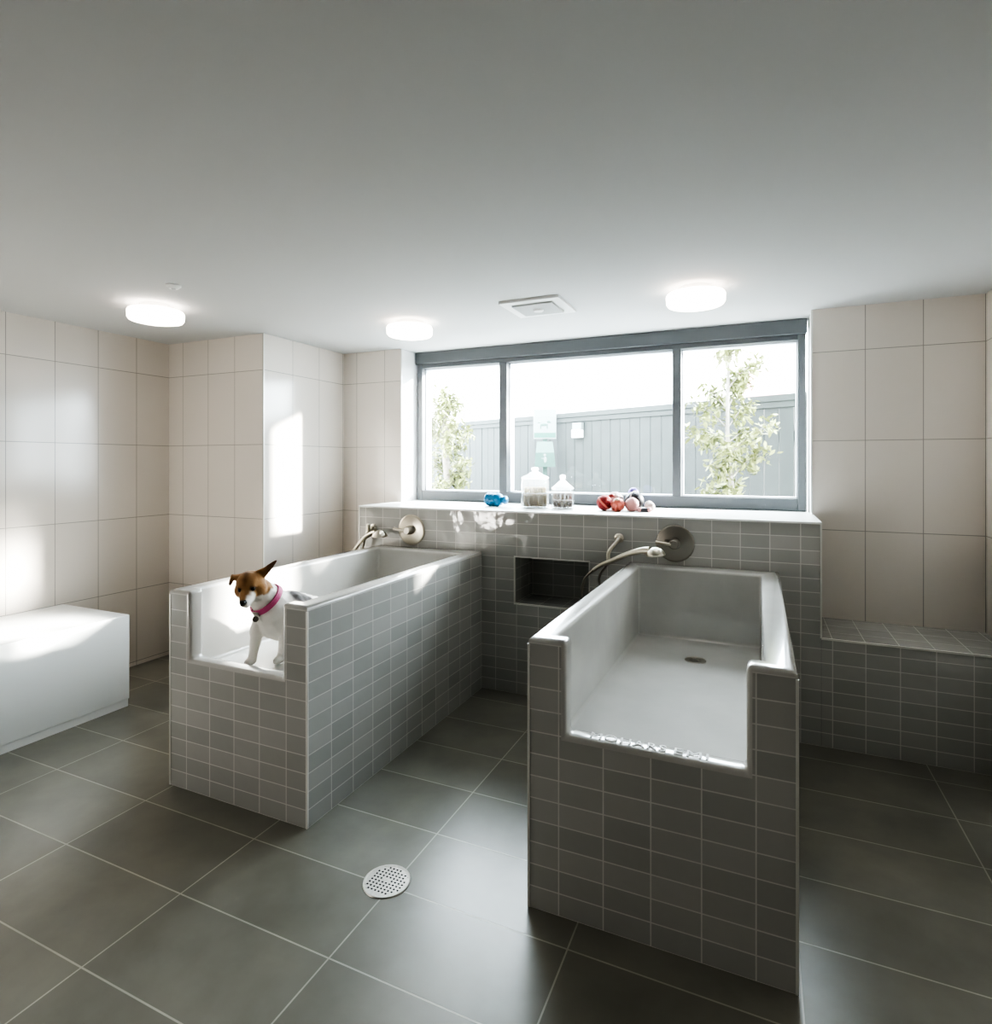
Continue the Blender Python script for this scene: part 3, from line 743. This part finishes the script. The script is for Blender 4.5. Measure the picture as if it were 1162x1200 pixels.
# trees
def tree(x, y, z1, cr, label, seed, trunk_r=.024, nleaf=520, zlo=1.0, lean=0):
    rd = random.Random(seed); t = thing('young_tree', label, 'tree', (x, y, .6))
    b = B(); tr = spline([(x, y, .6), (x+.02, y, 1.2), (x-.02+lean*.4, y, 1.8), (x+.02+lean, y, z1)]); tube(b, tr, [trunk_r, trunk_r*.85, trunk_r*.3], 10)
    tips = []
    for k in range(40):
        z = zlo+(z1-zlo)*(k+.5)/40*.93; p = min(tr, key=lambda q: abs(q.z-z)); a = rd.uniform(0, 2*PI)
        env = cr*(.55+.75*math.sin(min(1, (z-zlo)/(z1-zlo)*1.15)*PI)**.7)*rd.uniform(.65, 1.05)*(1 if z < 2.0 else .75)
        e = p+Vector((env*math.cos(a), env*math.sin(a), rd.uniform(.05, .26))); tube(b, [p, p.lerp(e, .5)+Vector((0, 0, .03)), e], [.007, .003], 6)
        tips += [p.lerp(e, rd.uniform(.35, 1.05)) for _ in range(nleaf//40)]
    obj('trunk', b, M['bark'], t, smooth=70)
    b = B()
    for p in tips:
        p = p+Vector([rd.gauss(0, .035) for _ in range(3)]); l = rd.uniform(.045, .085); w = l*.42
        Mx = Matrix.Translation(p) @ Matrix.Rotation(rd.uniform(0, 2*PI), 4, 'Z') @ Matrix.Rotation(rd.uniform(-1.2, 1.0), 4, 'X') @ Matrix.Rotation(rd.uniform(-.8, .8), 4, 'Y')
        vs = [b.verts.new(Mx @ Vector(c)) for c in ((0, 0, 0), (w/2, l*.35, -.006), (w*.38, l*.7, -.01), (0, l, -.016), (-w*.38, l*.7, -.01), (-w/2, l*.35, -.006))]
        b.faces.new(vs)
    obj('foliage', b, M['leaf'], t)
tree(-.229, 5.4, 3.5, .30, 'slim yellow green young tree outside the right pane', 3, .024, 4200)
tree(-3.214, 5.8, 2.30, .27, 'leafy young tree outside the left pane above the planter wall', 5, .05, 2600)

# ------------------------------------------------------------------ light
sd_ = Vector((-1.16, -1.0, -.47)).normalized()
sun = bpy.data.lights.new('sun', 'SUN'); sun.energy = 27; sun.angle = .045; sun.color = (1, .96, .90)
so = bpy.data.objects.new('sun', sun); C.objects.link(so); so.rotation_euler = sd_.to_track_quat('-Z', 'Y').to_euler(); so.location = (6, 9, 5)
w = bpy.data.worlds.new('sky'); S.world = w; w.use_nodes = True; t = w.node_tree; t.nodes.clear()
wo = N(t, 'OutputWorld'); bg = N(t, 'Background'); bg.inputs['Color'].default_value = (.82, .915, 1.0, 1); bg.inputs['Strength'].default_value = 24.0
L(t, bg.outputs[0], wo.inputs[0])
pl = bpy.data.lights.new('window_portal', 'AREA'); pl.shape = 'RECTANGLE'; pl.size = 2.85; pl.size_y = 1.1; pl.cycles.is_portal = True
po = bpy.data.objects.new('window_portal', pl); C.objects.link(po); po.location = ((wx0+wx1)/2, YW+.2, 1.79); po.rotation_euler = (-PI/2, 0, 0)

rl = bpy.data.lights.new('rear_fill', 'AREA'); rl.shape = 'RECTANGLE'; rl.size = .62; rl.size_y = .40; rl.energy = 10; rl.color = (1, .95, .88); rl.spread = 2.2  # added unseen fill behind the camera for left tub, floor and ledge glints
ro = bpy.data.objects.new('rear_fill', rl); C.objects.link(ro); ro.location = (-3.86, -1.2, .80); ro.rotation_euler = Vector((.42, 1, -.06)).to_track_quat('-Z', 'Y').to_euler()
# ------------------------------------------------------------------ camera and look
cd = bpy.data.cameras.new('camera'); cam = bpy.data.objects.new('camera', cd); C.objects.link(cam); S.camera = cam
cd.sensor_fit = 'HORIZONTAL'; cd.sensor_width = 36; cd.lens = 687.02/1162*36; cd.shift_y = -(600-542.9)/1162; cd.clip_start = .02
cam.location = (0, 0, 1.5); cam.rotation_euler = (PI/2, 0, .4218)
S.view_settings.view_transform = 'AgX'; S.view_settings.look = 'AgX - Very High Contrast'; S.view_settings.exposure = .45; S.view_settings.gamma = 1
S.cycles.max_bounces = 10; S.cycles.diffuse_bounces = 6; S.cycles.transparent_max_bounces = 16
S.cycles.caustics_reflective = False; S.cycles.caustics_refractive = False; S.cycles.sample_clamp_indirect = 8
